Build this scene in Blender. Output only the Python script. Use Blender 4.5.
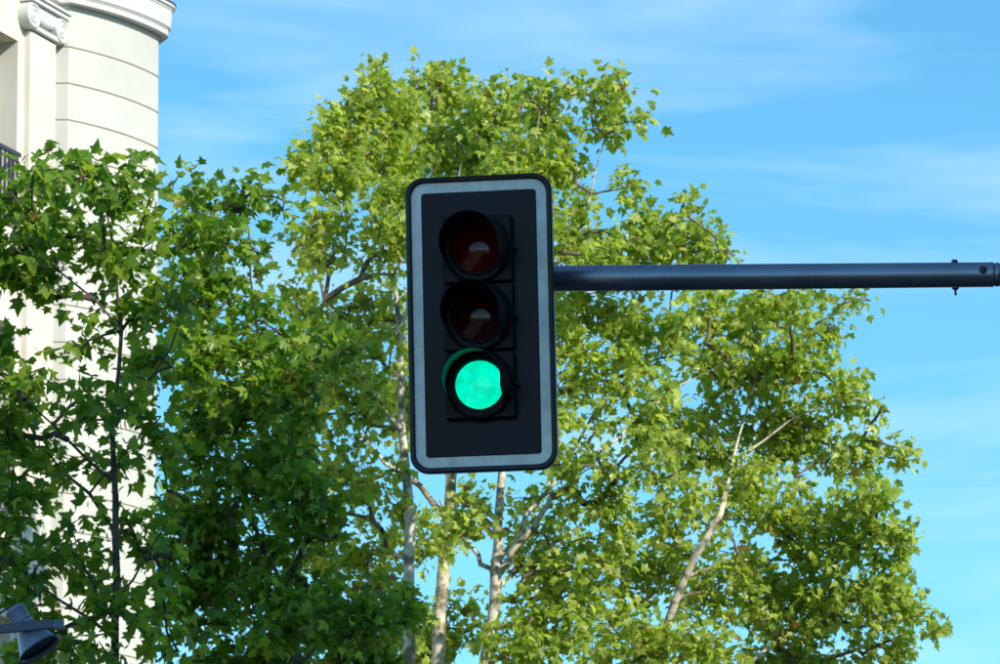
import bpy, math, random
import numpy as np
from mathutils import Vector, Matrix, Euler

# ------------------------------------------------------------------ clear
for o in list(bpy.data.objects):
    bpy.data.objects.remove(o)
scene = bpy.context.scene
COL = scene.collection
R = math.radians
PI = math.pi

# ------------------------------------------------------------------ camera
F = 5000.0                       # focal length in photograph pixels (photo 1000 x 664)
PITCH, ROLL = 13.0, -0.55
cam_d = bpy.data.cameras.new('camera')
cam = bpy.data.objects.new('camera', cam_d)
COL.objects.link(cam)
cam_d.sensor_width = 36.0
cam_d.lens = 36.0 * F / 1000.0
cam_d.clip_start = 0.1
cam_d.clip_end = 5000.0
cam_d.dof.use_dof = True; cam_d.dof.focus_distance = 20.0; cam_d.dof.aperture_fstop = 26.0
CAM = Vector((0, 0, 1.6))
CROT = (Matrix.Rotation(R(90 + PITCH), 3, 'X') @ Matrix.Rotation(R(ROLL), 3, 'Z'))
cam.matrix_world = Matrix.Translation(CAM) @ CROT.to_4x4()
scene.camera = cam
scene.render.resolution_x, scene.render.resolution_y = 1024, 680

# ------------------------------------------------------------------ sky and sun
SUN_EL, SUN_AZ = 31.0, 135.0      # azimuth clockwise from +Y
wd = bpy.data.worlds.new('World')
scene.world = wd
wd.use_nodes = True
nt = wd.node_tree
nt.nodes.clear()
N, L = nt.nodes.new, nt.links.new
sky = N('ShaderNodeTexSky'); sky.sky_type = 'NISHITA'; sky.sun_disc = False
sky.sun_elevation = R(SUN_EL); sky.sun_rotation = R(SUN_AZ)
sky.air_density = 1.0; sky.dust_density = 0.0; sky.ozone_density = 3.0; sky.altitude = 1500
hs = N('ShaderNodeHueSaturation'); hs.inputs['Hue'].default_value = 0.485
hs.inputs['Saturation'].default_value = 1.18; hs.inputs['Value'].default_value = 0.95
L(sky.outputs[0], hs.inputs['Color'])
tc = N('ShaderNodeTexCoord')
# thin cirrus: noise on the sky direction, stretched along the horizon
mp = N('ShaderNodeMapping'); mp.inputs['Scale'].default_value = (5.0, 5.0, 30.0)
mp.inputs['Rotation'].default_value = (0, R(6), 0)
L(tc.outputs['Generated'], mp.inputs['Vector'])
nz = N('ShaderNodeTexNoise'); nz.inputs['Scale'].default_value = 1.7; nz.inputs['Detail'].default_value = 6
nz.inputs['Roughness'].default_value = 0.55; nz.inputs['Distortion'].default_value = 0.5
L(mp.outputs[0], nz.inputs['Vector'])
cr = N('ShaderNodeMapRange'); cr.inputs['From Min'].default_value = 0.45; cr.inputs['From Max'].default_value = 0.75
cr.inputs['To Min'].default_value = 0.0; cr.inputs['To Max'].default_value = 0.30
L(nz.outputs['Fac'], cr.inputs['Value'])
mx = N('ShaderNodeMixRGB'); mx.inputs['Color2'].default_value = (6.2, 7.2, 8.6, 1)
wb = N('ShaderNodeMixRGB'); wb.blend_type = 'MULTIPLY'; wb.inputs['Fac'].default_value = 1.0; wb.inputs['Color2'].default_value = (1.03, 1.24, 1.2, 1)   # the picture's cool white balance
L(hs.outputs[0], wb.inputs['Color1'])
L(cr.outputs[0], mx.inputs['Fac']); L(wb.outputs[0], mx.inputs['Color1'])
bg = N('ShaderNodeBackground'); bg.inputs['Strength'].default_value = 0.13
L(mx.outputs[0], bg.inputs['Color'])
wo = N('ShaderNodeOutputWorld'); L(bg.outputs[0], wo.inputs['Surface'])

sun_d = bpy.data.lights.new('sun', 'SUN'); sun_d.energy = 4.4; sun_d.angle = R(0.53)
sun_d.color = (1.0, 0.94, 0.82)
sun = bpy.data.objects.new('sun', sun_d); COL.objects.link(sun)
SUNV = Vector((math.sin(R(SUN_AZ)) * math.cos(R(SUN_EL)), math.cos(R(SUN_AZ)) * math.cos(R(SUN_EL)), math.sin(R(SUN_EL))))
sun.rotation_euler = SUNV.to_track_quat('Z', 'Y').to_euler()
sun.location = (30, 10, 40)

vs = scene.view_settings
vs.view_transform = 'Standard'; vs.look = 'None'; vs.exposure = 0.48; vs.gamma = 1.0
vs.use_curve_mapping = False

# ------------------------------------------------------------------ helpers
def W(px, py, Y):
    """the point at depth Y that the camera sees at photograph pixel (px, py)"""
    d = CROT @ Vector(((px - 500) / F, -(py - 332) / F, -1.0))
    return CAM + d * (Y / d.y)

def PX(p):
    q = CROT.transposed() @ (Vector(p) - CAM)
    return 500 + F * q.x / -q.z, 332 - F * q.y / -q.z, -q.z

def mat(name, base, rough=0.5, metal=0.0, spec=0.5, noise=0.0, nscale=8.0, bump=0.0, coat=0.0, second=None):
    m = bpy.data.materials.new(name); m.use_nodes = True
    t = m.node_tree; b = t.nodes['Principled BSDF']
    b.inputs['Base Color'].default_value = (*base, 1)
    b.inputs['Roughness'].default_value = rough
    b.inputs['Metallic'].default_value = metal
    b.inputs['Specular IOR Level'].default_value = spec
    b.inputs['Coat Weight'].default_value = coat
    if noise or bump:
        c = t.nodes.new('ShaderNodeTexCoord')
        n = t.nodes.new('ShaderNodeTexNoise'); n.inputs['Scale'].default_value = nscale
        n.inputs['Detail'].default_value = 8; n.inputs['Roughness'].default_value = 0.62
        t.links.new(c.outputs['Object'], n.inputs['Vector'])
        if noise:
            r = t.nodes.new('ShaderNodeMixRGB')
            s = second or tuple(x * (1 - noise) for x in base)
            r.inputs['Color1'].default_value = (*base, 1); r.inputs['Color2'].default_value = (*s, 1)
            k = t.nodes.new('ShaderNodeMapRange'); k.inputs['From Min'].default_value = 0.38; k.inputs['From Max'].default_value = 0.68
            t.links.new(n.outputs['Fac'], k.inputs['Value']); t.links.new(k.outputs[0], r.inputs['Fac'])
            t.links.new(r.outputs[0], b.inputs['Base Color'])
        if bump:
            u = t.nodes.new('ShaderNodeBump'); u.inputs['Strength'].default_value = bump; u.inputs['Distance'].default_value = 0.02
            t.links.new(n.outputs['Fac'], u.inputs['Height']); t.links.new(u.outputs[0], b.inputs['Normal'])
    return m

def obj(name, verts, faces, m, parent=None, smooth=False, bevel=0.0, kind=None):
    me = bpy.data.meshes.new(name)
    me.from_pydata([tuple(v) for v in verts], [], faces)
    me.update()
    if smooth:
        me.polygons.foreach_set('use_smooth', [True] * len(me.polygons))
    me.materials.append(m)
    o = bpy.data.objects.new(name, me); COL.objects.link(o)
    if parent: o.parent = parent
    if kind: o['kind'] = kind
    if bevel:
        b = o.modifiers.new('bevel', 'BEVEL'); b.width = bevel; b.segments = 2; b.limit_method = 'ANGLE'; b.angle_limit = R(40)
    return o

def thing(name, label, cat, loc=(0, 0, 0), group=None):
    e = bpy.data.objects.new(name, None); COL.objects.link(e)
    e.location = loc; e['label'] = label; e['category'] = cat
    e.empty_display_size = 0.2
    if group: e['group'] = group
    return e

def tag(o, label, cat, group=None):
    o['label'] = label; o['category'] = cat
    if group: o['group'] = group
    return o

class MB:
    def __init__(s): s.v, s.f = [], []
    def add(s, v, f):
        n = len(s.v); s.v += [tuple(x) for x in v]; s.f += [tuple(i + n for i in q) for q in f]; return s
    def box(s, c, h, M=None):
        v = [Vector((x * h[0], y * h[1], z * h[2])) for x in (-1, 1) for y in (-1, 1) for z in (-1, 1)]
        if M is not None: v = [M @ p for p in v]
        v = [p + Vector(c) for p in v]
        return s.add(v, [(0, 1, 3, 2), (4, 6, 7, 5), (0, 4, 5, 1), (2, 3, 7, 6), (0, 2, 6, 4), (1, 5, 7, 3)])
    def lathe(s, prof, origin=(0, 0, 0), axis=(0, 0, 1), n=32, closed=False):
        """profile of (radius, along-axis)"""
        q = Vector((0, 0, 1)).rotation_difference(Vector(axis).normalized()).to_matrix()
        v = []
        for r, a in prof:
            for i in range(n):
                t = 2 * PI * i / n
                v.append(q @ Vector((r * math.cos(t), r * math.sin(t), a)) + Vector(origin))
        f = []
        for j in range(len(prof) - 1):
            for i in range(n):
                k = (i + 1) % n
                f.append((j * n + i, j * n + k, (j + 1) * n + k, (j + 1) * n + i))
        s.add(v, f)
        return s
    def tube(s, pts, rad, n=8, cap=True):
        pts = [Vector(p) for p in pts]
        m = len(pts); v, f = [], []
        up = Vector((0.31, 0.95, 0.1)).normalized()
        for i, p in enumerate(pts):
            d = (pts[min(i + 1, m - 1)] - pts[max(i - 1, 0)]).normalized()
            a = d.cross(up)
            if a.length < 1e-3: a = d.cross(Vector((1, 0, 0)))
            a.normalize(); b = d.cross(a)
            for k in range(n):
                t = 2 * PI * k / n
                v.append(p + (a * math.cos(t) + b * math.sin(t)) * rad[i])
        for i in range(m - 1):
            for k in range(n):
                k2 = (k + 1) % n
                f.append((i * n + k, i * n + k2, (i + 1) * n + k2, (i + 1) * n + k))
        if cap:
            f.append(tuple(range(n))); f.append(tuple(range((m - 1) * n, m * n))[::-1])
        return s.add(v, f)
    def build(s, name, m, parent=None, **kw):
        return obj(name, s.v, s.f, m, parent, **kw)

# ------------------------------------------------------------------ materials
M_wall = mat('stucco', (0.65, 0.615, 0.52), 0.85, noise=0.10, nscale=1.3, bump=0.15, second=(0.60, 0.56, 0.46))
M_drum = mat('painted stone', (0.52, 0.51, 0.465), 0.8, noise=0.10, nscale=0.9, bump=0.12, second=(0.475, 0.465, 0.42))
M_trim = mat('white plaster trim', (0.56, 0.56, 0.53), 0.75, noise=0.06, nscale=2.0, bump=0.1)
M_joint = mat('joint mortar', (0.46, 0.38, 0.26), 0.9)
M_lead = mat('roof lead', (0.07, 0.07, 0.08), 0.5)
M_iron = mat('railing iron', (0.03, 0.035, 0.05), 0.45)
M_glass = mat('window glass', (0.03, 0.04, 0.05), 0.05, spec=0.8)
M_frame = mat('window frame', (0.62, 0.58, 0.50), 0.5)
M_plate = mat('black painted aluminium', (0.0025, 0.006, 0.026), 0.27, spec=0.17, noise=0.35, nscale=2.6, bump=0.03, second=(0.004, 0.003, 0.006))  # navy base and reddish-black mottle put sky and street reflections into the colour
M_rim = mat('black rubber rim', (0.008, 0.009, 0.014), 0.4, spec=0.4)
M_strip = mat('white reflective strip', (0.86, 0.86, 0.83), 0.4, noise=0.28, nscale=11.0)
M_sect = mat('black polycarbonate', (0.006, 0.006, 0.009), 0.42, spec=0.2, noise=0.3, nscale=20)
M_visor = mat('matt black visor', (0.004, 0.004, 0.007), 0.5, spec=0.25)
M_arm = mat('dark grey painted steel', (0.27, 0.29, 0.36), 0.36, metal=0.8, spec=0.5, noise=0.25, nscale=5.0, bump=0.02)
M_bolt = mat('bolt steel', (0.04, 0.04, 0.055), 0.35, metal=0.6)
M_bar = mat('dark blue grey painted steel', (0.06, 0.075, 0.12), 0.4, noise=0.2, nscale=20)
M_lampb = mat('grey blue painted aluminium', (0.22, 0.25, 0.36), 0.32, spec=0.5, noise=0.15, nscale=12)
M_lampd = mat('dark lamp lacquer', (0.022, 0.024, 0.034), 0.35)
M_lampg = mat('lamp glass', (0.02, 0.02, 0.035), 0.12, spec=0.7)
M_asph = mat('asphalt', (0.05, 0.05, 0.052), 0.9, noise=0.3, nscale=30, bump=0.3)
M_pave = mat('paving', (0.16, 0.15, 0.14), 0.85, noise=0.2, nscale=6, bump=0.2)
M_kerb = mat('kerb granite', (0.34, 0.33, 0.31), 0.8, noise=0.2, nscale=20)
M_soil = mat('ground', (0.10, 0.09, 0.075), 0.95, noise=0.2, nscale=1)
M_paint = mat('road paint', (0.75, 0.75, 0.72), 0.7, noise=0.2, nscale=10)

def lens_mat(name, base, emit=None, strength=0.0):
    m = mat(name, base, 0.10, spec=0.34)
    t = m.node_tree; b = t.nodes['Principled BSDF']
    c = t.nodes.new('ShaderNodeTexCoord'); sx = t.nodes.new('ShaderNodeSeparateXYZ')
    t.links.new(c.outputs['Object'], sx.inputs[0])
    def wave(o):
        a = t.nodes.new('ShaderNodeMath'); a.operation = 'MULTIPLY'; a.inputs[1].default_value = 2 * PI / 0.0092
        t.links.new(o, a.inputs[0])
        s = t.nodes.new('ShaderNodeMath'); s.operation = 'SINE'; t.links.new(a.outputs[0], s.inputs[0]); return s.outputs[0]
    mxn = t.nodes.new('ShaderNodeMath'); mxn.operation = 'MAXIMUM'
    t.links.new(wave(sx.outputs['X']), mxn.inputs[0]); t.links.new(wave(sx.outputs['Z']), mxn.inputs[1])
    if emit:
        # the light-emitting diodes behind the moulded lens give an uneven glow
        r = t.nodes.new('ShaderNodeMapRange'); r.inputs['From Min'].default_value = 0.3; r.inputs['From Max'].default_value = 1.0
        r.inputs['To Min'].default_value = strength; r.inputs['To Max'].default_value = strength * 0.42
        t.links.new(mxn.outputs[0], r.inputs['Value'])
        n = t.nodes.new('ShaderNodeTexNoise'); n.inputs['Scale'].default_value = 16; n.inputs['Detail'].default_value = 3
        t.links.new(c.outputs['Object'], n.inputs['Vector'])
        n2 = t.nodes.new('ShaderNodeMapRange'); n2.inputs['From Min'].default_value = 0.35; n2.inputs['From Max'].default_value = 0.65
        n2.inputs['To Min'].default_value = 0.70; n2.inputs['To Max'].default_value = 1.08
        t.links.new(n.outputs['Fac'], n2.inputs['Value'])
        mu = t.nodes.new('ShaderNodeMath'); mu.operation = 'MULTIPLY'
        t.links.new(r.outputs[0], mu.inputs[0]); t.links.new(n2.outputs[0], mu.inputs[1])
        b.inputs['Emission Color'].default_value = (*emit, 1)
        t.links.new(mu.outputs[0], b.inputs['Emission Strength'])
    else:
        u = t.nodes.new('ShaderNodeBump'); u.inputs['Strength'].default_value = 0.02; u.inputs['Distance'].default_value = 0.001
        t.links.new(mxn.outputs[0], u.inputs['Height']); t.links.new(u.outputs[0], b.inputs['Normal'])
    return m
M_red = lens_mat('red lens', (0.10, 0.0006, 0.0015))
M_amber = lens_mat('amber lens', (0.045, 0.0015, 0.001))
M_green = lens_mat('green lens', (0.0, 0.05, 0.04), (0.0, 1.0, 0.60), 1.02)

def leaf_mat(name, lo, mid, hi):
    m = bpy.data.materials.new(name); m.use_nodes = True
    t = m.node_tree; t.nodes.clear()
    n, l = t.nodes.new, t.links.new
    g = n('ShaderNodeNewGeometry'); oi = n('ShaderNodeObjectInfo')
    a = n('ShaderNodeMath'); a.operation = 'ADD'; l(g.outputs['Random Per Island'], a.inputs[0]); l(oi.outputs['Random'], a.inputs[1])
    fr = n('ShaderNodeMath'); fr.operation = 'FRACT'; l(a.outputs[0], fr.inputs[0])
    r = n('ShaderNodeValToRGB'); e = r.color_ramp.elements
    e[0].position = 0.0; e[0].color = (*lo, 1); e[1].position = 1.0; e[1].color = (*hi, 1)
    x = e.new(0.5); x.color = (*mid, 1)
    x = e.new(0.978); x.color = (*hi, 1)
    x = e.new(0.99); x.color = (0.22, 0.13, 0.03, 1)      # a few leaves already browned
    e[-1].color = (0.20, 0.15, 0.035, 1)
    l(fr.outputs[0], r.inputs['Fac'])
    p = n('ShaderNodeBsdfPrincipled'); p.inputs['Roughness'].default_value = 0.36; p.inputs['Specular IOR Level'].default_value = 0.5
    l(r.outputs[0], p.inputs['Base Color'])
    tr = n('ShaderNodeBsdfTranslucent')
    tm = n('ShaderNodeMixRGB'); tm.blend_type = 'MULTIPLY'; tm.inputs['Fac'].default_value = 1.0; tm.inputs['Color2'].default_value = (1.6, 1.6, 0.9, 1)
    l(r.outputs[0], tm.inputs['Color1']); l(tm.outputs[0], tr.inputs['Color'])
    mxs = n('ShaderNodeMixShader'); mxs.inputs['Fac'].default_value = 0.55
    l(p.outputs[0], mxs.inputs[1]); l(tr.outputs[0], mxs.inputs[2])
    o = n('ShaderNodeOutputMaterial'); l(mxs.outputs[0], o.inputs['Surface'])
    return m
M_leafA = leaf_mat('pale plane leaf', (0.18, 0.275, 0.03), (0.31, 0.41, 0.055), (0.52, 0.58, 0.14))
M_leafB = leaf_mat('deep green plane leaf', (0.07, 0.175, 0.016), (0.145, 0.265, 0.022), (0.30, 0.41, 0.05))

def bark_mat(name, pale, dark, sc):
    m = mat(name, pale, 0.85, noise=0.9, nscale=sc, bump=0.4, second=dark)
    for nd in m.node_tree.nodes:
        if nd.type == 'MAP_RANGE': nd.inputs['From Min'].default_value = 0.47; nd.inputs['From Max'].default_value = 0.56
    return m
M_barkP = bark_mat('pale flaking plane bark', (0.60, 0.54, 0.43), (0.19, 0.155, 0.10), 5.5)
M_barkD = bark_mat('shade darkened bark', (0.10, 0.08, 0.06), (0.05, 0.042, 0.034), 5)  # dark tone puts the shade on the left trunks into the bark colour
M_twig = mat('twig bark', (0.17, 0.13, 0.085), 0.85, noise=0.4, nscale=6)

# ------------------------------------------------------------------ ground
def sheet(name, x0, x1, y0, y1, z, m):
    o = obj(name, [(x0, y0, z), (x1, y0, z), (x1, y1, z), (x0, y1, z)], [(0, 1, 2, 3)], m); o['kind'] = 'structure'; return o
sheet('ground', -1500, 1500, -1500, 1500, -0.13, M_soil)
sheet('road', -5.0, 5.0, -200, 400, -0.12, M_asph)
for s, nm in ((1, 'pavement_right'), (-1, 'pavement_left')):
    b = MB().box((s * 9.15, 100, -0.06), (3.9, 300, 0.06)).build(nm, M_pave); b['kind'] = 'structure'
    k = MB().box((s * 5.12, 100, -0.055), (0.12, 300, 0.065)).build('kerb_right' if s > 0 else 'kerb_left', M_kerb, bevel=0.02); k['kind'] = 'structure'
for i in range(14):
    mk = sheet('road_marking', -0.06, 0.06, 4 + i * 6, 7 + i * 6, -0.116, M_paint)

# ------------------------------------------------------------------ corner building
BY = 65.0
K = W(68, 100, BY)                       # where the round bay meets its flat return
SC = 0.01344                             # metres per photograph pixel here
bld = thing('corner_building', 'cream stucco corner building with a rounded white bay and heavy cornice', 'building', (K.x - 2.0, K.y + 4.0, 0))
def bobj(mb, name, m, parent=None, **kw):
    """geometry written in world coordinates, parented under the building"""
    par = parent or bld
    off = Vector(bld.location)
    mb.v = [tuple(Vector(v) - off) for v in mb.v]
    o = mb.build(name, m, par, **kw)
    return o
DR = 293 * SC
A0, A1 = R(40), R(67)
DC = Vector((K.x - DR * math.sin(A0), K.y + DR * math.cos(A0)))
# plan of the bay: a broad arc, then a tight rounded corner and the side wall running back
CR = 0.20
bay = []
for i in range(31):
    a = A0 + (A1 - A0) * i / 30; n_ = Vector((math.sin(a), -math.cos(a))); bay.append((DC + n_ * DR, n_))
C2 = DC + Vector((math.sin(A1), -math.cos(A1))) * (DR - CR)
for i in range(1, 15):
    a = A1 + (R(115) - A1) * i / 14; n_ = Vector((math.sin(a), -math.cos(a))); bay.append((C2 + n_ * CR, n_))
bay.append((bay[-1][0] + Vector((-math.cos(R(65)), math.sin(R(65)))) * 8.0, bay[-1][1]))
def bayp(d=0.0): return [p - n_ * d for p, n_ in bay]
RET = 0.175
FD = Vector((-math.cos(R(68)), -math.sin(R(68))))        # along the facade, away from the bay
FN = Vector((math.sin(R(68)), -math.cos(R(68))))         # outward normal of the facade
F0 = Vector((K.x - RET, K.y))
def fac(t, out=0.0): return F0 + FD * t + FN * out
Z_TOP = W(66, 5, BY).z                   # underside of the cornice
z1 = W(70, 46, BY - 0.05).z; z2 = W(70, 82.5, BY - 0.05).z
CH = z1 - z2                             # course height
# round bay: a core and stone courses standing proud of the joints
def ring_wall(r, zb, zt, ret_in=0.0):
    pts = bayp(DR - r); pts = [Vector((K.x - RET - 0.2, K.y + (DR - r)))] + pts
    mb = MB(); n = len(pts)
    v = [(p.x, p.y, zb) for p in pts] + [(p.x, p.y, zt) for p in pts]
    f = [(i, i + 1, n + i + 1, n + i) for i in range(n - 1)]
    return mb.add(v, f)
bobj(ring_wall(DR - 0.018, -0.05, Z_TOP + 0.4), 'bay_core', M_joint)
courses = []
zt = Z_TOP; k = 0
ztop_first = z1 + CH * math.floor((Z_TOP - z1) / CH)
lims = [Z_TOP]
z = z1 + CH * 3
while z > Z_TOP - 0.1: z -= CH
while z > 0.3:
    lims.append(z); z -= CH
lims.append(0.0)
for zt, zb in zip(lims[:-1], lims[1:]):
    g = 0.009
    zb2, zt2 = zb + g, (zt - g if zt < Z_TOP else zt)
    pts = [Vector((K.x - RET, K.y + 0.0))] + bayp()
    inn = [Vector((K.x - RET, K.y + 0.06))] + bayp(.06)
    n = len(pts)
    mb = MB()
    ch = 0.008
    mid = [Vector((K.x - RET, K.y + ch))] + bayp(ch)
    v = [(p.x, p.y, zb2) for p in inn] + [(p.x, p.y, zb2) for p in mid] + [(p.x, p.y, zb2 + ch) for p in pts] + \
        [(p.x, p.y, zt2 - ch) for p in pts] + [(p.x, p.y, zt2) for p in mid] + [(p.x, p.y, zt2) for p in inn]
    f = [(j * n + i, j * n + i + 1, (j + 1) * n + i + 1, (j + 1) * n + i) for j in range(5) for i in range(n - 1)]
    c = bobj(mb.add(v, f), 'stone_course', M_drum)
# facade with window openings
T0, T1, TE = 1.09, 2.6, 9.0
zh1 = W(20, 41, fac(T0).y).z             # head of the upper opening
zh2 = W(20, 326, fac(T0).y).z
heads = [zh1, zh2, zh2 - (zh1 - zh2), zh2 - 2 * (zh1 - zh2), zh2 - 3 * (zh1 - zh2)]
OPH = 2.60
DEP = 0.42
mb = MB()
def q(a, b, zb, zt):
    mb.add([(a.x, a.y, zb), (b.x, b.y, zb), (b.x, b.y, zt), (a.x, a.y, zt)], [(0, 1, 2, 3)])
zroof = Z_TOP + 0.4
q(fac(-0.3), fac(T0), 0, zroof); q(fac(T1), fac(TE), 0, zroof)
cur = zroof
for h in heads:
    lo = max(0.0, h - OPH)
    q(fac(T0), fac(T1), h, cur)
    i0, i1 = fac(T0, -DEP), fac(T1, -DEP); a, b = fac(T0), fac(T1)
    q(a, i0, lo, h); q(i1, b, lo, h)
    for zz in (h, lo):
        mb.add([(a.x, a.y, zz), (b.x, b.y, zz), (i1.x, i1.y, zz), (i0.x, i0.y, zz)], [(0, 1, 2, 3)])
    cur = lo
if cur > 0: q(fac(T0), fac(T1), 0, cur)
back = [fac(TE), Vector((fac(TE).x - 9, fac(TE).y + 2)), bay[-1][0]]
for a, b in zip(back[:-1], back[1:]): q(a, b, 0, zroof)
bobj(mb, 'wall', M_wall)
RM = Matrix(((FD.x, FN.x, 0), (FD.y, FN.y, 0), (0, 0, 1)))   # facade frame: t, out, z
def fbox(mbx, t, out, z, ht, ho, hz):
    p = fac(t, out); return mbx.box((p.x, p.y, z), (ht, ho, hz), RM)
for h in heads[:4]:
    lo = h - OPH; tm = (T0 + T1) / 2; hw = (T1 - T0) / 2
    fr = MB()
    for t in (T0 + 0.05, T1 - 0.05, tm): fbox(fr, t, -DEP + 0.03, h - OPH / 2, 0.05, 0.03, OPH / 2 - 0.004)
    for zz in (h - 0.055, lo + 0.055, h - 0.7): fbox(fr, tm, -DEP + 0.034, zz, hw - 0.004, 0.026, 0.05)
    w = bobj(fr, 'window', M_frame)
    for s in (-1, 1):
        bobj(fbox(MB(), tm + s * hw / 2, -DEP + 0.012, h - OPH / 2, hw / 2 - 0.06, 0.004, OPH / 2 - 0.06), 'pane', M_glass, w)
    # iron balcony railing across the opening
    rz = lo + 1.02
    rail = bobj(fbox(MB(), tm, 0.04, rz, hw + 0.02, 0.022, 0.028), 'railing', M_iron)
    bobj(fbox(MB(), tm, 0.04, rz - 0.10, hw, 0.012, 0.012), 'lower_rail', M_iron, rail)
    bobj(fbox(MB(), tm, 0.04, lo + 0.09, hw, 0.012, 0.012), 'lower_rail', M_iron, rail)
    nb = 13
    for i in range(nb):
        t = T0 + 0.05 + (T1 - T0 - 0.1) * i / (nb - 1)
        bobj(fbox(MB(), t, 0.04, lo + 0.55, 0.011, 0.011, 0.46), 'baluster', M_iron, rail)
# pilaster with its scroll capital
PA, PB = 0.17, 0.91
ph = W(45, 39, fac(0.5).y).z            # where the shaft meets the capital
mb = MB(); fbox(mb, (PA + PB) / 2, 0.035, ph / 2, (PB - PA) / 2, 0.06, ph / 2)
bobj(mb, 'pilaster', M_wall, bevel=0.01)
cap = MB()
fbox(cap, (PA + PB) / 2, 0.07, ph + 0.05, (PB - PA) / 2 + 0.02, 0.08, 0.035)
capo = bobj(cap, 'pilaster_capital', M_trim, bevel=0.015)
def facv(t, out, z): p = fac(t, out); return Vector((p.x, p.y, z))
for tt, dz in ((PA - 0.06, 0.0), (PB + 0.03, 0.0)):      # volutes
    ctr = facv(tt, 0.02, ph + 0.20)
    v = MB().lathe([(0.0, 0.15), (0.035, 0.15), (0.045, 0.135), (0.06, 0.135), (0.075, 0.15), (0.10, 0.15), (0.11, 0.135), (0.125, 0.135), (0.14, 0.152), (0.17, 0.152), (0.185, 0.135), (0.185, -0.02)],
                   ctr, (FN.x, FN.y, 0), 28)
    bobj(v, 'volute', M_trim, capo, smooth=False)
sw = MB()                                                # sagging band between the volutes
npt = 14; prof = []
for i in range(npt):
    u = i / (npt - 1); t = PA - 0.06 + (PB - PA + 0.09) * u
    sag = 0.10 * (1 - (2 * u - 1) ** 2)
    prof.append((t, ph + 0.385 - 0.02, ph + 0.24 - sag))
v = []; f = []
for t, zt_, zb_ in prof:
    for o_, z_ in ((0.0, zt_), (0.15, zt_), (0.15, zb_ + 0.03), (0.13, zb_), (0.0, zb_)): v.append(facv(t, o_, z_))
for i in range(npt - 1):
    for j in range(4): f.append((i * 5 + j, i * 5 + j + 1, (i + 1) * 5 + j + 1, (i + 1) * 5 + j))
sw.add(v, f); bobj(sw, 'scroll_band', M_trim, capo)
ab = MB()
fbox(ab, (PA + PB) / 2 - 0.015, 0.09, ph + 0.40, (PB - PA) / 2 + 0.17, 0.11, 0.03)
fbox(ab, (PA + PB) / 2 - 0.015, 0.10, ph + 0.455, (PB - PA) / 2 + 0.20, 0.13, 0.022)
bobj(ab, 'abacus', M_trim, capo, bevel=0.008)
# cornice swept along facade, return and bay
path = [fac(TE), fac(0.6), fac(0.0) + Vector((0, 0))]
nor = [FN.copy(), FN.copy(), (FN + Vector((0, -1))).normalized() * 1.05]
path += [K.to_2d()]; nor += [(Vector((0, -1)) + Vector((math.sin(A0), -math.cos(A0)))).normalized()]
for p_, n_ in bay[1:]:
    path.append(p_); nor.append(n_)
def sweep(prof, name, m, parent=None, smooth=False):
    v, f = [], []
    n = len(prof)
    for p, nn in zip(path, nor):
        for o_, z_ in prof: v.append((p.x + nn.x * o_, p.y + nn.y * o_, Z_TOP + z_))
    for i in range(len(path) - 1):
        for j in range(n - 1): f.append((i * n + j, (i + 1) * n + j, (i + 1) * n + j + 1, i * n + j + 1))
    return bobj(MB().add(v, f), name, m, parent, smooth=smooth)
cor = sweep([(-0.05, 0.0), (0.13, 0.0), (0.135, 0.07), (0.15, 0.085), (0.15, 0.10)], 'cornice', M_trim)
sweep([(0.10, 0.103), (0.165, 0.103), (0.168, 0.115), (0.185, 0.33), (0.185, 0.345)], 'frieze_band', M_trim, cor)
sweep([(0.12, 0.348), (0.195, 0.348), (0.20, 0.37), (0.225, 0.385), (0.228, 0.425)], 'top_moulding', M_trim, cor)
sweep([(0.10, 0.428), (0.24, 0.428), (0.24, 0.448), (-0.12, 0.50)], 'lead_flashing', M_lead, cor)
sweep([(-0.08, 0.40), (-0.08, 1.5), (-0.4, 1.5)], 'attic_wall', M_drum)
sweep([(-0.12, 1.49), (0.0, 1.49), (0.0, 1.58), (-3.0, 1.7)], 'roof', M_lead)

# ------------------------------------------------------------------ houses along the street beside and behind the camera
def street_house(x0, x1, y0, y1, h, m, label):
    t = thing('street_house', label, 'building', ((x0 + x1) / 2, (y0 + y1) / 2, 0))
    hx, hy = (x1 - x0) / 2, (y1 - y0) / 2
    w = MB().box((0, 0, h / 2), (hx, hy, h / 2)).build('wall', m, t)
    MB().box((0, 0, h + .2), (hx + .35, hy + .35, .2)).build('roof', M_lead, t)
    side = -1 if x0 > 0 else 1
    n = int((y1 - y0) / 4)
    for f_ in range(int(h / 3.6)):
        for i in range(n):
            y = -hy + (i + .5) * (2 * hy / n); z = 1.9 + f_ * 3.6
            wn = MB().box((side * (hx + .02), y, z), (.05, .62, 1.0)).build('window', M_frame, t)
            MB().box((side * (hx + .06), y, z), (.015, .54, .92)).build('pane', M_glass, wn)
M_ochre = mat('ochre render', (0.26, 0.21, 0.15), 0.9, noise=0.2, nscale=1)
street_house(13.2, 26, 1, 36, 24.0, M_ochre, 'tall ochre house out of view to the right, shading the signal')
street_house(13.2, 26, -48, 0.9, 13.0, M_ochre, 'lower ochre house out of view behind the camera, added to shade the road')  # unseen house added so the lenses mirror a shaded road

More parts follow.
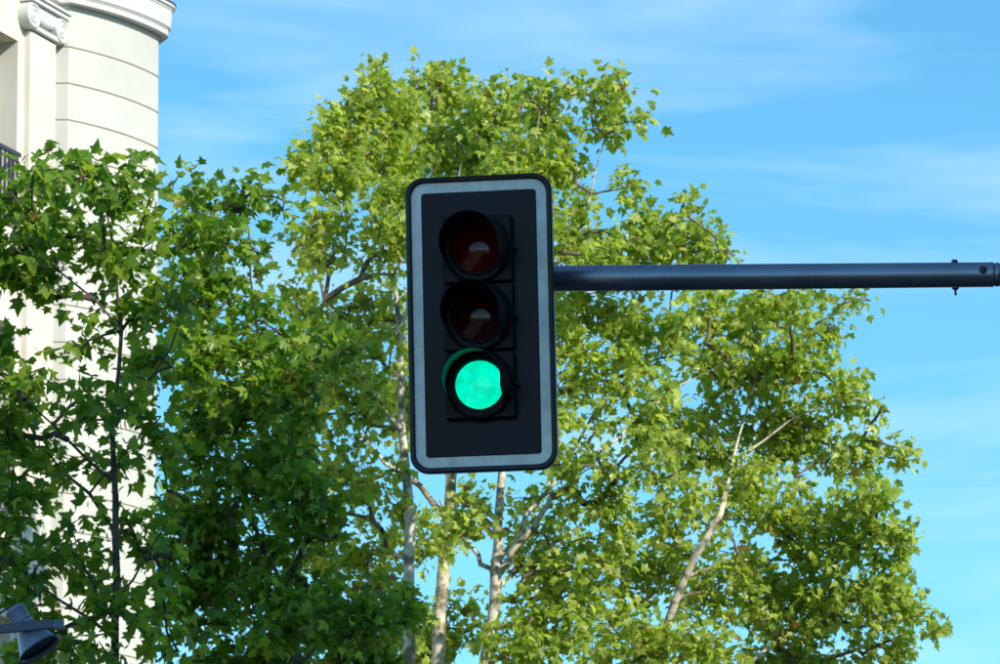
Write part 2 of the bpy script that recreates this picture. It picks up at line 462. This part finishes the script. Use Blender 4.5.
# ------------------------------------------------------------------ trees
# leaf outline: five pointed lobes, folded along the midrib
LO = [(0, 0), (.16, -.05), (.43, .06), (.31, .25), (.54, .50), (.25, .55), (0, 1.0), (-.25, .55), (-.54, .50), (-.31, .25), (-.43, .06), (-.16, -.05)]
def leaf_shape(wid, curl, fold, lob, skew):
    out = [(0, .30, 0)]
    for k_, (x, y) in enumerate(LO):
        if k_ in (3, 5, 7, 9): x *= lob
        x = x * wid + skew * y * y; out.append((x, y, fold * abs(x) - curl * (y - .3) ** 2 - (0.10 if abs(x) > .4 else 0)))
    return out
LEAF_VS = np.array([leaf_shape(1.0, .28, .30, 1.0, 0), leaf_shape(1.12, -.22, .12, .82, .10), leaf_shape(.86, .55, .50, 1.12, -.08), leaf_shape(1.0, .9, -.15, .9, .06)])
LEAF_F = [(0, i, i % 12 + 1) for i in range(1, 13)]
leaf_mesh_cache = {}
def leaf_mesh(m, k_):
    if (m.name, k_) not in leaf_mesh_cache:
        me = bpy.data.meshes.new('leaf'); me.from_pydata(LEAF_VS[k_].tolist(), [], LEAF_F); me.update(); me.materials.append(m)
        leaf_mesh_cache[(m.name, k_)] = me
    return leaf_mesh_cache[(m.name, k_)]

def tree(label, Y, trunk, limbs, blobs, leaf, mleaf, mbark, seed, cover=1.5, per=10, group='plane trees', depth=0.85, base_r=0.24):
    """trunk, limbs: lists of (px, py, radius m, depth offset); blobs: (px, py, rx, ry[, weight, depth offset]) that outline the crown"""
    rng = np.random.default_rng(seed)
    s = Y / math.cos(R(PITCH)) / F
    tp = [W(a, b, Y + (d[0] if d else 0)) for a, b, r, *d in trunk]; tr = [t[2] for t in trunk]
    foot = Vector((tp[0].x + rng.uniform(-.25, .25), tp[0].y + rng.uniform(-.2, .2), -0.02))
    root = thing('plane_tree', label, 'tree', foot, group)
    loc = np.array(foot)
    def sub(mb): mb.v = [tuple(np.array(v) - loc) for v in mb.v]; return mb
    low = [foot, foot.lerp(tp[0], .04), foot.lerp(tp[0], .35), foot.lerp(tp[0], .7)]
    lr = [base_r * 1.5, base_r, base_r * .8 + tr[0] * .1, base_r * .4 + tr[0] * .6]
    def wob(pts, rad, amp):
        """resample with a little waviness"""
        P, Q = [], []
        for i in range(len(pts) - 1):
            n = max(2, int((pts[i + 1] - pts[i]).length / 0.45))
            for j in range(n):
                u = j / n; e = Vector(rng.normal(0, amp, 3)) if (i or j) else Vector()
                P.append(pts[i].lerp(pts[i + 1], u) + e); Q.append(rad[i] * (1 - u) + rad[i + 1] * u * (1 + rng.normal(0, .05)))
        P.append(pts[-1]); Q.append(rad[-1]); return P, Q
    tr = [x * .78 for x in tr]
    tP, tQ = wob(low + tp, lr + tr, 0.012)
    sub(MB().tube(tP, tQ, 12)).build('trunk', mbark, root, smooth=True)
    nodes = [np.array(p) for p in tP if p.z > 6.5]
    nrad = [r for p, r in zip(tP, tQ) if p.z > 6.5]
    trunk_o = [c for c in root.children]
    for lb in limbs:
        p = [W(a, b, Y + (d[0] if d else 0)) for a, b, r, *d in lb]; r = [t[2] * .8 for t in lb]
        P, Q = wob(p, r, 0.02)
        sub(MB().tube(P, Q, 8)).build('branch', mbark, root, smooth=True)
        nodes += [np.array(x) for x in P]; nrad += Q
    nfix = len(nodes)
    # twig tips through the crown's volume
    lpx = leaf / s; larea = lpx * lpx * 0.27
    tips = []
    for bdat in blobs:
        cx, cy, rx, ry = bdat[:4]; w = bdat[4] if len(bdat) > 4 else 1.0
        dof = bdat[5] if len(bdat) > 5 else rng.normal(0, 0.6)
        nt_ = max(1, int(round(PI * rx * ry * cover * w / larea / per)))
        dr = max(0.35, (rx + ry) / 2 * s * depth)
        for _ in range(nt_):
            u = rng.normal(size=3); u /= np.linalg.norm(u); u *= rng.uniform(0.05, 1) ** 0.42
            tips.append(np.array(W(cx + u[0] * rx, cy + u[1] * ry, Y + dof + u[2] * dr)))
    tips = np.array(tips)
    arr = np.array(nodes); parent = [-1] * nfix
    d0 = np.min(np.linalg.norm(tips[:, None, :] - arr[None, :, :], axis=2), axis=1)
    order = np.argsort(d0)
    cap_ = len(arr) + len(tips) * 8 + 10
    buf = np.zeros((cap_, 3)); buf[:nfix] = arr; cnt = nfix
    segs = []; tipdir = []
    for ti in order:
        t = tips[ti]
        d = buf[:cnt] - t
        dist = np.linalg.norm(d, axis=1)
        pen = dist + np.maximum(0, d[:, 2]) * 0.9 - np.minimum(0, d[:, 2] + 0.0) * -0.12
        j = int(np.argmin(pen)); a = buf[j].copy(); ln = np.linalg.norm(t - a)
        n = max(2, min(6, int(ln / 0.22)))
        b0 = np.array((0, 0, 1.0)) * ln * 0.16 + rng.normal(0, 0.06, 3) * ln
        prev = j; pth = [j]
        for k_ in range(1, n + 1):
            u = k_ / n
            pt = a * (1 - u) + t * u + b0 * 4 * u * (1 - u) * 0.5
            buf[cnt] = pt; parent.append(prev); prev = cnt; pth.append(cnt); cnt += 1
        segs.append(pth)
        dv = buf[pth[-1]] - buf[pth[-2]]; tipdir.append(dv / (np.linalg.norm(dv) + 1e-9))
    load = np.zeros(cnt)
    for pth in segs: load[pth[-1]] += 1
    for i in range(cnt - 1, nfix - 1, -1):
        load[parent[i]] += load[i]
    tw = MB()
    for pth in segs:
        pr = [min(0.0042 * math.sqrt(max(load[i], 1)) + 0.0016, 0.05) for i in pth]
        pr[0] = pr[1]
        tw.tube([buf[i] for i in pth], pr, 4 if pr[0] < .012 else 6, cap=False)
    sub(tw).build('twigs', M_twig if mbark is M_barkP else M_barkD, root, kind='stuff')
    # leaves round each twig's end
    pos, ax, nr, sz = [], [], [], []
    for pth, td in zip(segs, tipdir):
        k_ = int(rng.integers(max(3, per - 4), per + 5))
        ends = buf[pth[-1]]; bpt = buf[pth[-2]]
        for i in range(k_):
            u = rng.uniform(-0.15, 1.0)
            c = ends * u + bpt * (1 - u) + rng.normal(0, 0.055, 3)
            o_ = rng.normal(size=3); o_ -= td * o_.dot(td) * .4; o_ /= np.linalg.norm(o_)
            o_[2] += 0.18
            p = c + o_ * rng.uniform(0.04, 0.15)
            a_ = o_ * 0.8 + td * 0.25 + np.array((0, 0, -0.62)) + rng.normal(0, .30, 3); a_ /= np.linalg.norm(a_)
            n_ = np.array((0.10, -0.22, 0.62)) + rng.normal(0, .55, 3); n_ -= a_ * n_.dot(a_)
            n_ /= np.linalg.norm(n_) + 1e-9
            pos.append(p); ax.append(a_); nr.append(n_); sz.append(leaf * rng.choice([0.5, 0.7, 0.85, 1.0, 1.1, 1.25]) * rng.uniform(.9, 1.1))
    pos, ax, nr, sz = map(np.array, (pos, ax, nr, sz))
    xx = np.cross(ax, nr)
    kv = rng.integers(0, 4, len(pos)); T = LEAF_VS[kv]
    V = pos[:, None, :] + sz[:, None, None] * (T[:, :, 0:1] * xx[:, None, :] + T[:, :, 1:2] * ax[:, None, :] + T[:, :, 2:3] * nr[:, None, :])
    # the 300 largest in the picture stand as leaves of their own
    near = []
    for i in np.argsort(pos[:, 1] - 6 * (sz - leaf)):
        x, y, _ = PX(pos[i])
        if 4 < x < 996 and 4 < y < 660 and not (402 < x < 560 and 170 < y < 476):
            near.append(i)
            if len(near) == 300: break
    keep = np.ones(len(pos), bool); keep[near] = False
    Vk = (V[keep] - loc).reshape(-1, 3); nk = int(keep.sum())
    Fk = (np.array(LEAF_F)[None] + 13 * np.arange(nk)[:, None, None]).reshape(-1, 3)
    me = bpy.data.meshes.new('crown')
    me.vertices.add(len(Vk)); me.vertices.foreach_set('co', Vk.ravel())
    me.loops.add(Fk.size); me.loops.foreach_set('vertex_index', Fk.ravel().astype(np.int32))
    me.polygons.add(len(Fk)); me.polygons.foreach_set('loop_start', np.arange(0, Fk.size, 3, dtype=np.int32))
    me.update(calc_edges=True); me.materials.append(mleaf)
    cr_ = bpy.data.objects.new('crown', me); COL.objects.link(cr_); cr_.parent = root; cr_['kind'] = 'stuff'
    for i in near:
        o = bpy.data.objects.new('leaf', leaf_mesh(mleaf, int(kv[i]))); COL.objects.link(o); o.parent = root
        mtx = Matrix(((xx[i][0], ax[i][0], nr[i][0]), (xx[i][1], ax[i][1], nr[i][1]), (xx[i][2], ax[i][2], nr[i][2]))) * float(sz[i])
        o.matrix_local = Matrix.Translation(Vector(pos[i] - loc)) @ mtx.to_4x4()
    print('TREE', label[:40], 'twigs', len(segs), 'leaves', len(pos))
    return root

# far row, seen behind the signal
tree('pale barked plane tree with a straight trunk left of the signal, topmost crown tuft', 56,
     [(409, 700, .10), (409, 590, .085), (409, 520, .078), (403, 430, .06, .3), (400, 330, .042, .7), (385, 220, .022, .8), (372, 90, .007, .4)],
     [[(402, 430, .04), (360, 380, .025, -.4), (325, 300, .014, -.5)], [(396, 330, .035), (440, 260, .022, .4), (462, 160, .01, .4)],
      [(409, 560, .03), (374, 545, .026, .2), (370, 585, .03, .3)]],
     [(330, 165, 45, 42), (370, 92, 22, 30), (345, 130, 36, 34), (328, 240, 28, 40), (388, 150, 34, 44), (395, 230, 45, 50), (322, 325, 34, 36, .8), (300, 305, 18, 14, .8), (300, 255, 15, 26, .7), (288, 290, 12, 14, .6), (350, 400, 45, 50, .7),
      (330, 480, 50, 45, .6), (345, 560, 50, 45, .7), (385, 330, 36, 55, .6), (385, 500, 30, 60, .35), (295, 400, 40, 50, .6), (400, 105, 22, 28), (390, 620, 40, 40, .7)],
     0.106, M_leafA, M_barkP, 11, cover=2.85, per=12)
tree('plane tree with a leaning pale trunk just below the signal, crown behind it', 58.5,
     [(438, 680, .11), (440, 617, .10), (443, 552, .095), (450, 518, .085), (455, 440, .075), (465, 330, .06), (472, 210, .04), (470, 90, .012)],
     [[(449, 520, .06), (420, 487, .045, -.2), (387, 462, .03, -.3), (350, 420, .012, -.4)], [(465, 330, .03), (420, 240, .02, .3), (430, 110, .01, .2)],
      [(470, 260, .03), (510, 190, .02, -.3), (520, 110, .01, -.3)]],
     [(440, 95, 40, 32), (490, 115, 36, 36), (430, 150, 44, 36), (480, 165, 44, 34), (460, 230, 60, 50), (450, 320, 60, 55), (430, 420, 50, 45, .7), (400, 400, 30, 40, .5),
      (500, 420, 50, 50, .5), (440, 72, 12, 12), (375, 68, 13, 11), (508, 92, 14, 12), (420, 540, 40, 30, .6), (425, 645, 45, 35, .9), (470, 620, 25, 30, .5)],
     0.106, M_leafA, M_barkP, 12, cover=2.85, per=12)
tree('plane tree whose pale trunk forks under the signal, widest crown behind the arm', 54,
     [(484, 690, .095), (487, 650, .09), (495, 600, .085), (497, 570, .082), (499, 520, .062), (502, 474, .055), (508, 380, .05), (522, 260, .035), (540, 110, .012)],
     [[(497, 575, .06), (512, 548, .05, -.1), (554, 498, .034, -.1), (590, 460, .025, .1), (640, 420, .018, .3), (683, 387, .011, .5), (730, 360, .006, .6)],
      [(496, 590, .035), (530, 560, .026, .4), (578, 528, .016, .8), (610, 500, .01, .9)],
      [(495, 582, .045), (482, 562, .036, .1), (469, 545, .03, .2), (440, 500, .016, .3)],
      [(504, 440, .04), (561, 392, .032, .3), (637, 352, .022, .6), (690, 330, .012, .7)],
      [(499, 560, .03), (530, 515, .034, .3), (560, 480, .026, .5), (612, 380, .016, .6)],
      [(515, 330, .03), (570, 260, .018, -.3), (592, 190, .012, -.4), (606, 135, .008, -.4)],
      [(520, 290, .03), (580, 250, .02, .3), (640, 232, .014, .4), (690, 220, .008, .4)]],
     [(540, 108, 38, 28), (602, 92, 26, 24), (607, 76, 12, 10), (572, 86, 12, 12), (608, 128, 18, 22, .9), (641, 122, 10, 8, 1.3), (560, 160, 34, 40, .9), (575, 225, 24, 36, .55), (520, 180, 40, 50), (530, 240, 50, 50), (600, 262, 38, 24, .8),
      (628, 190, 16, 9, 1.1), (640, 232, 34, 28), (690, 242, 34, 26), (655, 262, 50, 24, .9), (690, 210, 16, 14, .9), (720, 258, 14, 12),
      (590, 310, 45, 34, .85), (600, 370, 50, 40, .7), (650, 330, 45, 36, .8), (560, 430, 45, 40, .5), (640, 410, 45, 40, .6), (560, 330, 30, 50, .6),
      (545, 520, 45, 36, .55), (600, 560, 36, 30, .5), (620, 530, 34, 30, .5), (560, 590, 55, 40, .9), (530, 640, 60, 30, 1.0), (600, 480, 45, 40, .5), (470, 520, 30, 30, .6), (480, 495, 25, 18, .5), (520, 560, 20, 26, .5), (500, 440, 30, 25, .3)],
     0.106, M_leafA, M_barkP, 13, cover=2.85, per=12)
tree('plane tree at the right under the arm with a slanting pale limb', 56.5,
     [(628, 700, .10), (652, 661, .075, 0), (666, 630, .07, -.1), (686, 576, .06, -.3), (704, 540, .056, -.5), (719, 514, .045, -.4), (738, 440, .018, .4), (770, 330, .012)],
     [[(652, 661, .05), (620, 670, .06, .3), (597, 662, .055, .3), (612, 622, .045, .3), (622, 595, .03, .35), (628, 540, .016, .4), (640, 480, .01, .4)],
      [(700, 690, .045, .2), (757, 661, .034, .3), (799, 609, .02, .5), (850, 560, .01, .6), (890, 540, .005, .6)],
      [(686, 576, .03), (740, 560, .022, .3), (800, 560, .012, .4)],
      [(735, 460, .02, .3), (790, 420, .014, .3), (850, 400, .008, .2), (885, 405, .005, .1)],
      [(755, 390, .02), (800, 340, .014, .2), (840, 305, .007, .2)],
      [(690, 560, .02), (660, 480, .014, -.3), (655, 420, .008, -.3)]],
     [(720, 315, 55, 30), (785, 310, 34, 22), (812, 296, 22, 10), (858, 300, 14, 10, 1.1), (825, 335, 22, 20, .8), (800, 360, 42, 32), (735, 370, 55, 40, .85), (850, 395, 28, 22, .8), (884, 412, 12, 7, .8),
      (790, 430, 50, 42), (700, 440, 50, 45, .7), (850, 455, 34, 28, .9), (898, 455, 17, 13, 1.1), (870, 500, 30, 26), (760, 500, 55, 45, .85), (830, 530, 50, 42), (890, 545, 26, 26), (680, 520, 45, 45, .6),
      (720, 590, 60, 45, .8), (800, 610, 60, 45), (875, 600, 40, 36), (908, 612, 16, 14), (930, 622, 13, 11, 1.2), (885, 650, 36, 20), (640, 570, 45, 40, .7), (650, 460, 36, 30, .5), (620, 640, 50, 35, .7), (690, 650, 60, 30, .8), (780, 670, 70, 30)],
     0.106, M_leafA, M_barkP, 14, cover=2.85, per=12)
# nearer trees at the left
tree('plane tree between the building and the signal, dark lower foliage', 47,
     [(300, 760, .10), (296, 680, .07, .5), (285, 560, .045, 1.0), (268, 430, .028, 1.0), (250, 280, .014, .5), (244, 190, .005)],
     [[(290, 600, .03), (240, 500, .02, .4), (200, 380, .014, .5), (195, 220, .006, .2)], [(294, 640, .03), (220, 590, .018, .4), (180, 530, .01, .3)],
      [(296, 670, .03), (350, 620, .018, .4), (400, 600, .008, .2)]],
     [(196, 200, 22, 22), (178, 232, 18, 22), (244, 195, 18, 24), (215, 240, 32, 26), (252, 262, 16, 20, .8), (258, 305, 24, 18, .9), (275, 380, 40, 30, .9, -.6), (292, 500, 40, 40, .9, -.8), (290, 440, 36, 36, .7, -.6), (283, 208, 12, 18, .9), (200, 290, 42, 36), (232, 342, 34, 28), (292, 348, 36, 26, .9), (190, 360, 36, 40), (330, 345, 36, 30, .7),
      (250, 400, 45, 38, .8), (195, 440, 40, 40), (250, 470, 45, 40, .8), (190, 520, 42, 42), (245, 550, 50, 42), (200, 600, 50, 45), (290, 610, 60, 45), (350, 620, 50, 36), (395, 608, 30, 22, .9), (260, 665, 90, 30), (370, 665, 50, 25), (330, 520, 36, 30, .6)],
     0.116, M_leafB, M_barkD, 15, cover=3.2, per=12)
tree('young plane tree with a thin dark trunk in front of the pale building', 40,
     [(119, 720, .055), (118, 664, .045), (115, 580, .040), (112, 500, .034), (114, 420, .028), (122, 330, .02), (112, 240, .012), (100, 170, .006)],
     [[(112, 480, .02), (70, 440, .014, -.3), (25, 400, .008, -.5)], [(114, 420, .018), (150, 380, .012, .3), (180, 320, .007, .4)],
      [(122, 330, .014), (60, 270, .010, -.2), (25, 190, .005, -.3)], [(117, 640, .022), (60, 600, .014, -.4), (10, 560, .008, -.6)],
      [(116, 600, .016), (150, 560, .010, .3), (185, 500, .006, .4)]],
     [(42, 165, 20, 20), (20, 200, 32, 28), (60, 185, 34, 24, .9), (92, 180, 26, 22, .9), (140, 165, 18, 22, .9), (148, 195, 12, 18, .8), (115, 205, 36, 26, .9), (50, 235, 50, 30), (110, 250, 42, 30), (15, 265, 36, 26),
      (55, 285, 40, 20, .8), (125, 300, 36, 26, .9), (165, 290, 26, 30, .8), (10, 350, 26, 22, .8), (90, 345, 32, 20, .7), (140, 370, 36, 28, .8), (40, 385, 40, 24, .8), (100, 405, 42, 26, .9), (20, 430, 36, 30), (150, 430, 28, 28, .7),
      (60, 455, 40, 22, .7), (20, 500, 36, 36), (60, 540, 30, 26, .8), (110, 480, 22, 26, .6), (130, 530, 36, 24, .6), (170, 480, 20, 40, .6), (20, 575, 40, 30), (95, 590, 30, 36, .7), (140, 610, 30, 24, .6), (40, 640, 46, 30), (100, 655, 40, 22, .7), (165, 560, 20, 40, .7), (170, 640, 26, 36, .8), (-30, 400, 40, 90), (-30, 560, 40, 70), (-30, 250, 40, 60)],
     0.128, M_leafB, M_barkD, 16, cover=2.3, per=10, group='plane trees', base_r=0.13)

# ------------------------------------------------------------------ mast arm
AY = 19.68
a0 = W(500, 279.0, AY); a1 = W(993, 274.6, AY)
adir = (a1 - a0).normalized()
pole_x = 5.9
pole_y = a0.y + adir.y / adir.x * (pole_x - a0.x)
aend = a0 + adir * ((pole_x - a0.x) / adir.x)
mast = thing('signal_mast', 'dark steel mast with a long horizontal arm carrying the traffic signal', 'signal mast', (pole_x, pole_y, 0))
mo = Vector(mast.location)
def mobj(mb, name, m, parent=None, **kw):
    mb.v = [tuple(Vector(v) - mo) for v in mb.v]; return mb.build(name, m, parent or mast, **kw)
La = (a1 - a0).length
arm = mobj(MB().lathe([(0.0, 0.0), (0.0525, 0.0), (0.0527, La * .3), (0.0505, La - .012), (0.0515, La - .006), (0.0515, La), (0.044, La)], a0, adir, 48), 'arm_sleeve', M_arm, smooth=True)
mobj(MB().lathe([(0.046, La - .3), (0.046, La + .006), (0.049, La + .010), (0.049, La + .022), (0.046, La + .026), (0.049, La + .03), (0.0515, La + .3), (0.075, (aend - a0).length)], a0, adir, 40), 'arm', M_arm, smooth=True)
zup = (Vector((0, 0, 1)) - adir * adir.z).normalized(); yfr = adir.cross(zup)
if yfr.y > 0: yfr = -yfr
b1 = W(955, 275, AY); b1 = a0 + adir * (b1 - a0).dot(adir)
mobj(MB().lathe([(0.0, .064), (.010, .063), (.013, .060), (.014, .048), (.014, -.05), (.014, -.058), (.008, -.062), (.005, -.064), (.005, -.084), (0, -.085)], b1, zup, 10), 'through_bolt', M_bolt)
b2 = a0 + adir * (W(982, 273, AY) - a0).dot(adir) + zup * 0.008
mobj(MB().lathe([(0.016, .044), (.017, .0515), (.0125, .0525), (.0115, .0575), (.004, .059), (0, .059)], b2, yfr, 12), 'bolt_head', M_bolt)
b3 = a0 + adir * (W(1010, 273, AY) - a0).dot(adir)
mobj(MB().lathe([(0, .0), (.012, .0), (.012, .056), (0, .058)], b3, zup, 10), 'bolt_head', M_bolt)
mobj(MB().lathe([(0.0, 0), (.17, 0), (.17, .03), (.11, .04), (.10, .5), (.085, 3.5), (.075, aend.z + .25), (.06, aend.z + .28), (0, aend.z + .29)], (pole_x, pole_y, 0), (0, 0, 1), 28), 'pole', M_arm, smooth=True)

# ------------------------------------------------------------------ traffic signal
HY = 19.5
hc = W(481, 323, HY)
sig = thing('traffic_light', 'black three lens traffic signal with grey bordered backplate, green lit', 'traffic light', hc)
sig.rotation_euler = (Matrix.Rotation(R(-8), 3, 'Z') @ Matrix.Rotation(R(5), 3, 'X')).to_euler()
HW, HH = 0.297, 0.599
def rrect(w, h, r, n=10):
    out = []
    for cx, cz, a in ((w - r, h - r, 0), (-w + r, h - r, 90), (-w + r, -h + r, 180), (w - r, -h + r, 270)):
        for i in range(n + 1):
            t = R(a + 90 * i / n); out.append((cx + r * math.cos(t), cz + r * math.sin(t)))
    return out
def loft(rings, cap0=False, cap1=False):
    n = len(rings[0][0]); v, f = [], []
    for pts, y in rings: v += [(x, y, z) for x, z in pts]
    for j in range(len(rings) - 1):
        for i in range(n):
            k = (i + 1) % n; f.append((j * n + i, j * n + k, (j + 1) * n + k, (j + 1) * n + i))
    if cap0: f.append(tuple(range(n)))
    if cap1: f.append(tuple(range((len(rings) - 1) * n, len(rings) * n))[::-1])
    return MB().add(v, f)
e = 0.022
rim = loft([(rrect(HW - e, HH - e, .058), .002), (rrect(HW - e, HH - e, .058), -.004), (rrect(HW - e + .004, HH - e + .004, .06), -.010), (rrect(HW - .006, HH - .006, .068), -.012), (rrect(HW - .001, HH - .001, .072), -.008), (rrect(HW, HH, .073), 0), (rrect(HW, HH, .073), .03), (rrect(HW - .01, HH - .01, .065), .034)])
rim.build('backplate_rim', M_rim, sig)
loft([(rrect(HW - .004, HH - .004, .07), .006), (rrect(HW - .004, HH - .004, .07), .028)], True, True).build('backplate', M_plate, sig)
sw_ = 0.0415
so, si = rrect(HW - e - .001, HH - e - .001, .057), rrect(HW - e - sw_, HH - e - sw_, .014)
loft([(si, .0055), (si, .002), (so, .002), (so, .0055)]).build('border_strip', M_strip, sig)
# inner panel, faintly dished, inside the border
pw, phh = HW - e - sw_ - .002, HH - e - sw_ - .002
loft([(rrect(pw, phh, .012), .0055), (rrect(pw, phh, .012), -.001), (rrect(pw - .001, phh - .001, .011), -.002)], False, True).build('front_panel', M_plate, sig)
SEC, CZ = 0.2745, 0.0185
SX = -0.004
def lens_dome(r, bul, y0, n=40, m=9):
    prof = [(r * math.sin(t * PI / 2 / m) if False else r * t / m, 0) for t in range(m + 1)]
    v = [(0, y0 - bul, 0)]; f = []
    for j in range(1, m + 1):
        rr = r * j / m
        for i in range(n):
            a = 2 * PI * i / n; v.append((rr * math.cos(a), y0 - bul * (1 - (j / m) ** 2), rr * math.sin(a)))
    for i in range(n): f.append((0, 1 + i, 1 + (i + 1) % n))
    for j in range(m - 1):
        for i in range(n):
            k = (i + 1) % n; f.append((1 + j * n + i, 1 + (j + 1) * n + i, 1 + (j + 1) * n + k, 1 + j * n + k))
    return MB().add(v, f)
PD = 0.055                                # the sections stand this far out of the panel
for idx, (nm, ml, lab) in enumerate((('red', M_red, 'dark unlit red lens'), ('amber', M_amber, 'dark unlit amber lens'), ('green', M_green, 'lit green lens'))):
    zc = CZ + (1 - idx) * SEC
    hw, hh = 0.142, SEC / 2 - .004
    def sh(pts, dz=0): return [(x + SX, z_ + zc + dz) for x, z_ in pts]
    sec = loft([(sh(rrect(hw, hh, .012, 4)), .0), (sh(rrect(hw, hh, .012, 4)), -PD + .006), (sh(rrect(hw - .004, hh - .004, .01, 4)), -PD), (sh(rrect(hw - .010, hh - .010, .008, 4)), -PD), (sh(rrect(hw - .011, hh - .011, .008, 4)), -PD + .003)], False, True).build('signal_section', M_sect, sig)
    # bezel ring round the lens
    def place(o): o.location = (SX, 0, zc); return o
    place(MB().lathe([(.099, .010), (.101, -.004), (.104, -.012), (.128, -.014), (.139, -.008), (.141, .0), (.141, .006)], (0, -PD, 0), (0, 1, 0), 48).build('bezel', M_visor, sec, smooth=True))
    ln = place(lens_dome(.100, .020, -PD + .004).build('lens', ml, sec, smooth=True)); ln['label'] = lab
    # cut-away visor: full length above, cut back below
    nA, nL = 72, 10; v, f = [], []
    L0 = 0.235
    def vlen(th):
        s_ = math.sin(th)
        u = min(1, max(0, (s_ + 0.80) / 0.62)); u = u * u * (3 - 2 * u)
        return 0.022 + (L0 - 0.022) * u * (1.0 + 0.05 * s_)
    def vrow(off):
        for i in range(nA):
            th = 2 * PI * i / nA
            for j in range(nL + 1):
                d = vlen(th) * j / nL
                rr = 0.137 + (0.119 - 0.137) * d / L0 + off
                v.append((rr * math.cos(th), -PD - d, rr * math.sin(th)))
    vrow(0); vrow(-.003)
    n1 = nA * (nL + 1)
    for i in range(nA):
        k = (i + 1) % nA
        for j in range(nL):
            f.append((i * (nL + 1) + j, k * (nL + 1) + j, k * (nL + 1) + j + 1, i * (nL + 1) + j + 1))
            f.append((n1 + i * (nL + 1) + j, n1 + i * (nL + 1) + j + 1, n1 + k * (nL + 1) + j + 1, n1 + k * (nL + 1) + j))
        f.append((i * (nL + 1) + nL, k * (nL + 1) + nL, n1 + k * (nL + 1) + nL, n1 + i * (nL + 1) + nL))
    place(MB().add(v, f).build('visor', M_visor, sec, smooth=True))
    for zz in (.0,):                      # door latch
        MB().box((SX + hw + .006, -PD + .012, zc + zz), (.007, .010, .008)).build('latch', M_visor, sec, bevel=.003)
    MB().box((SX + .005, -PD + .010, zc + hh + .0045 if idx == 0 else zc + hh - .010), (.022, .008, .004)).build('hinge', M_visor, sec)
    # the lamp housing behind the plate
    loft([(sh(rrect(.135, hh - .006, .03, 5)), .029), (sh(rrect(.135, hh - .006, .03, 5)), .09), (sh(rrect(.10, hh - .04, .03, 5)), .13)], False, True).build('housing', M_sect, sec)
# clamps to the arm
for dx in (-0.06, 0.2):
    MB().box((dx, .16, .18), (.03, .075, .07)).build('arm_clamp', M_arm, sig, bevel=.008)

# ------------------------------------------------------------------ floodlight at the lower left
LY = 26.0
fl = thing('floodlight', 'grey bell shaped floodlight on a horizontal bar among the leaves', 'floodlight', (W(-60, 640, LY).x, LY, 0))
fo = Vector(fl.location)
def fobj(mb, name, m, parent=None, **kw):
    mb.v = [tuple(Vector(v) - fo) for v in mb.v]; return mb.build(name, m, parent or fl, **kw)
ls = W(31, 630, LY); px = (W(131, 630, LY) - W(31, 630, LY)).length / 100
bA, bB = W(-60, 635, LY - .12), W(54, 624, LY - .12)
bd = (bB - bA).normalized(); bz = Vector((0, 0, 1)); bz = (bz - bd * bz.dot(bd)).normalized(); by = bz.cross(bd)
BM = Matrix((bd, by, bz)).transposed()
bar = fobj(MB().box((bA + bB) / 2, ((bB - bA).length / 2, .014, .024), BM), 'crossbar', M_bar, bevel=.004)
bd2 = (bd * .9 + Vector((0, .45, -.12))).normalized(); bz2 = (bz - bd2 * bz.dot(bd2)).normalized(); BM2 = Matrix((bd2, bz2.cross(bd2), bz2)).transposed()
fobj(MB().box(bB + bd2 * .024 + Vector((0, .0, -.002)), (.030, .013, .0235), BM2), 'bar_end', M_lampb, bar, bevel=.004)
pA = W(19, 617, LY); pB = W(38, 647, LY)
ax_ = (pB - pA).normalized(); ax_ = (ax_ + Vector((0, -.10, 0))).normalized()
o_ = pA - ax_ * (8 * px)
u = px
hs_ = fobj(MB().lathe([(0, -2 * u), (9.5 * u, -2 * u), (10.6 * u, -1 * u), (10.8 * u, 1 * u), (10.5 * u, 2 * u), (10.2 * u, 2.3 * u), (10.0 * u, 17 * u), (10.6 * u, 18 * u), (10.6 * u, 20 * u)], o_, ax_, 32), 'rear_housing', M_lampb, smooth=True)
sh_ = fobj(MB().lathe([(9.6 * u, 20 * u), (11.5 * u, 24 * u), (15.5 * u, 33 * u), (19.5 * u, 42 * u), (22.0 * u, 46 * u), (22.6 * u, 47.5 * u), (22.6 * u, 49 * u), (21.6 * u, 49 * u), (20.8 * u, 46 * u), (14 * u, 34 * u)], o_, ax_, 40), 'bell_shade', M_lampb, smooth=True)
fobj(MB().lathe([(21.0 * u, 46.2 * u), (14 * u, 44.6 * u), (0, 44 * u)], o_, ax_, 40), 'glass', M_lampg, sh_, smooth=True)
fobj(MB().lathe([(22.7 * u, 46.6 * u), (23.4 * u, 46.8 * u), (23.4 * u, 49.4 * u), (21.4 * u, 49.5 * u)], o_, ax_, 40), 'rim', M_lampd, sh_, smooth=True)
for k_ in range(3):                       # cooling ribs and a cable
    fobj(MB().lathe([(10.0 * u, (5 + 4 * k_) * u), (10.7 * u, (5.3 + 4 * k_) * u), (10.7 * u, (6.2 + 4 * k_) * u), (10.0 * u, (6.5 + 4 * k_) * u)], o_, ax_, 32), 'cooling_rib', M_lampb, hs_, smooth=True)
fobj(MB().tube([o_ - ax_ * 2 * u, o_ - ax_ * 5 * u + Vector((-.01, 0, 0)), o_ + Vector((-.07, -.05, -.02)), W(-8, 622, LY - .1), W(-40, 630, LY - .1)], [.006] * 5, 8), 'cable', M_lampd, hs_, smooth=True)
mid = o_ + ax_ * 22 * u
fobj(MB().box(mid + Vector((0, -.07, .0)), (.02, .045, .02)), 'bracket', M_lampd, bevel=.004)
ph_ = bA.z + .1
fobj(MB().lathe([(0, 0), (.12, 0), (.12, .02), (.075, .03), (.07, .4), (.05, ph_), (0, ph_ + .02)], (bA.x, bA.y, 0), (0, 0, 1), 20), 'pole', M_lampd, smooth=True)
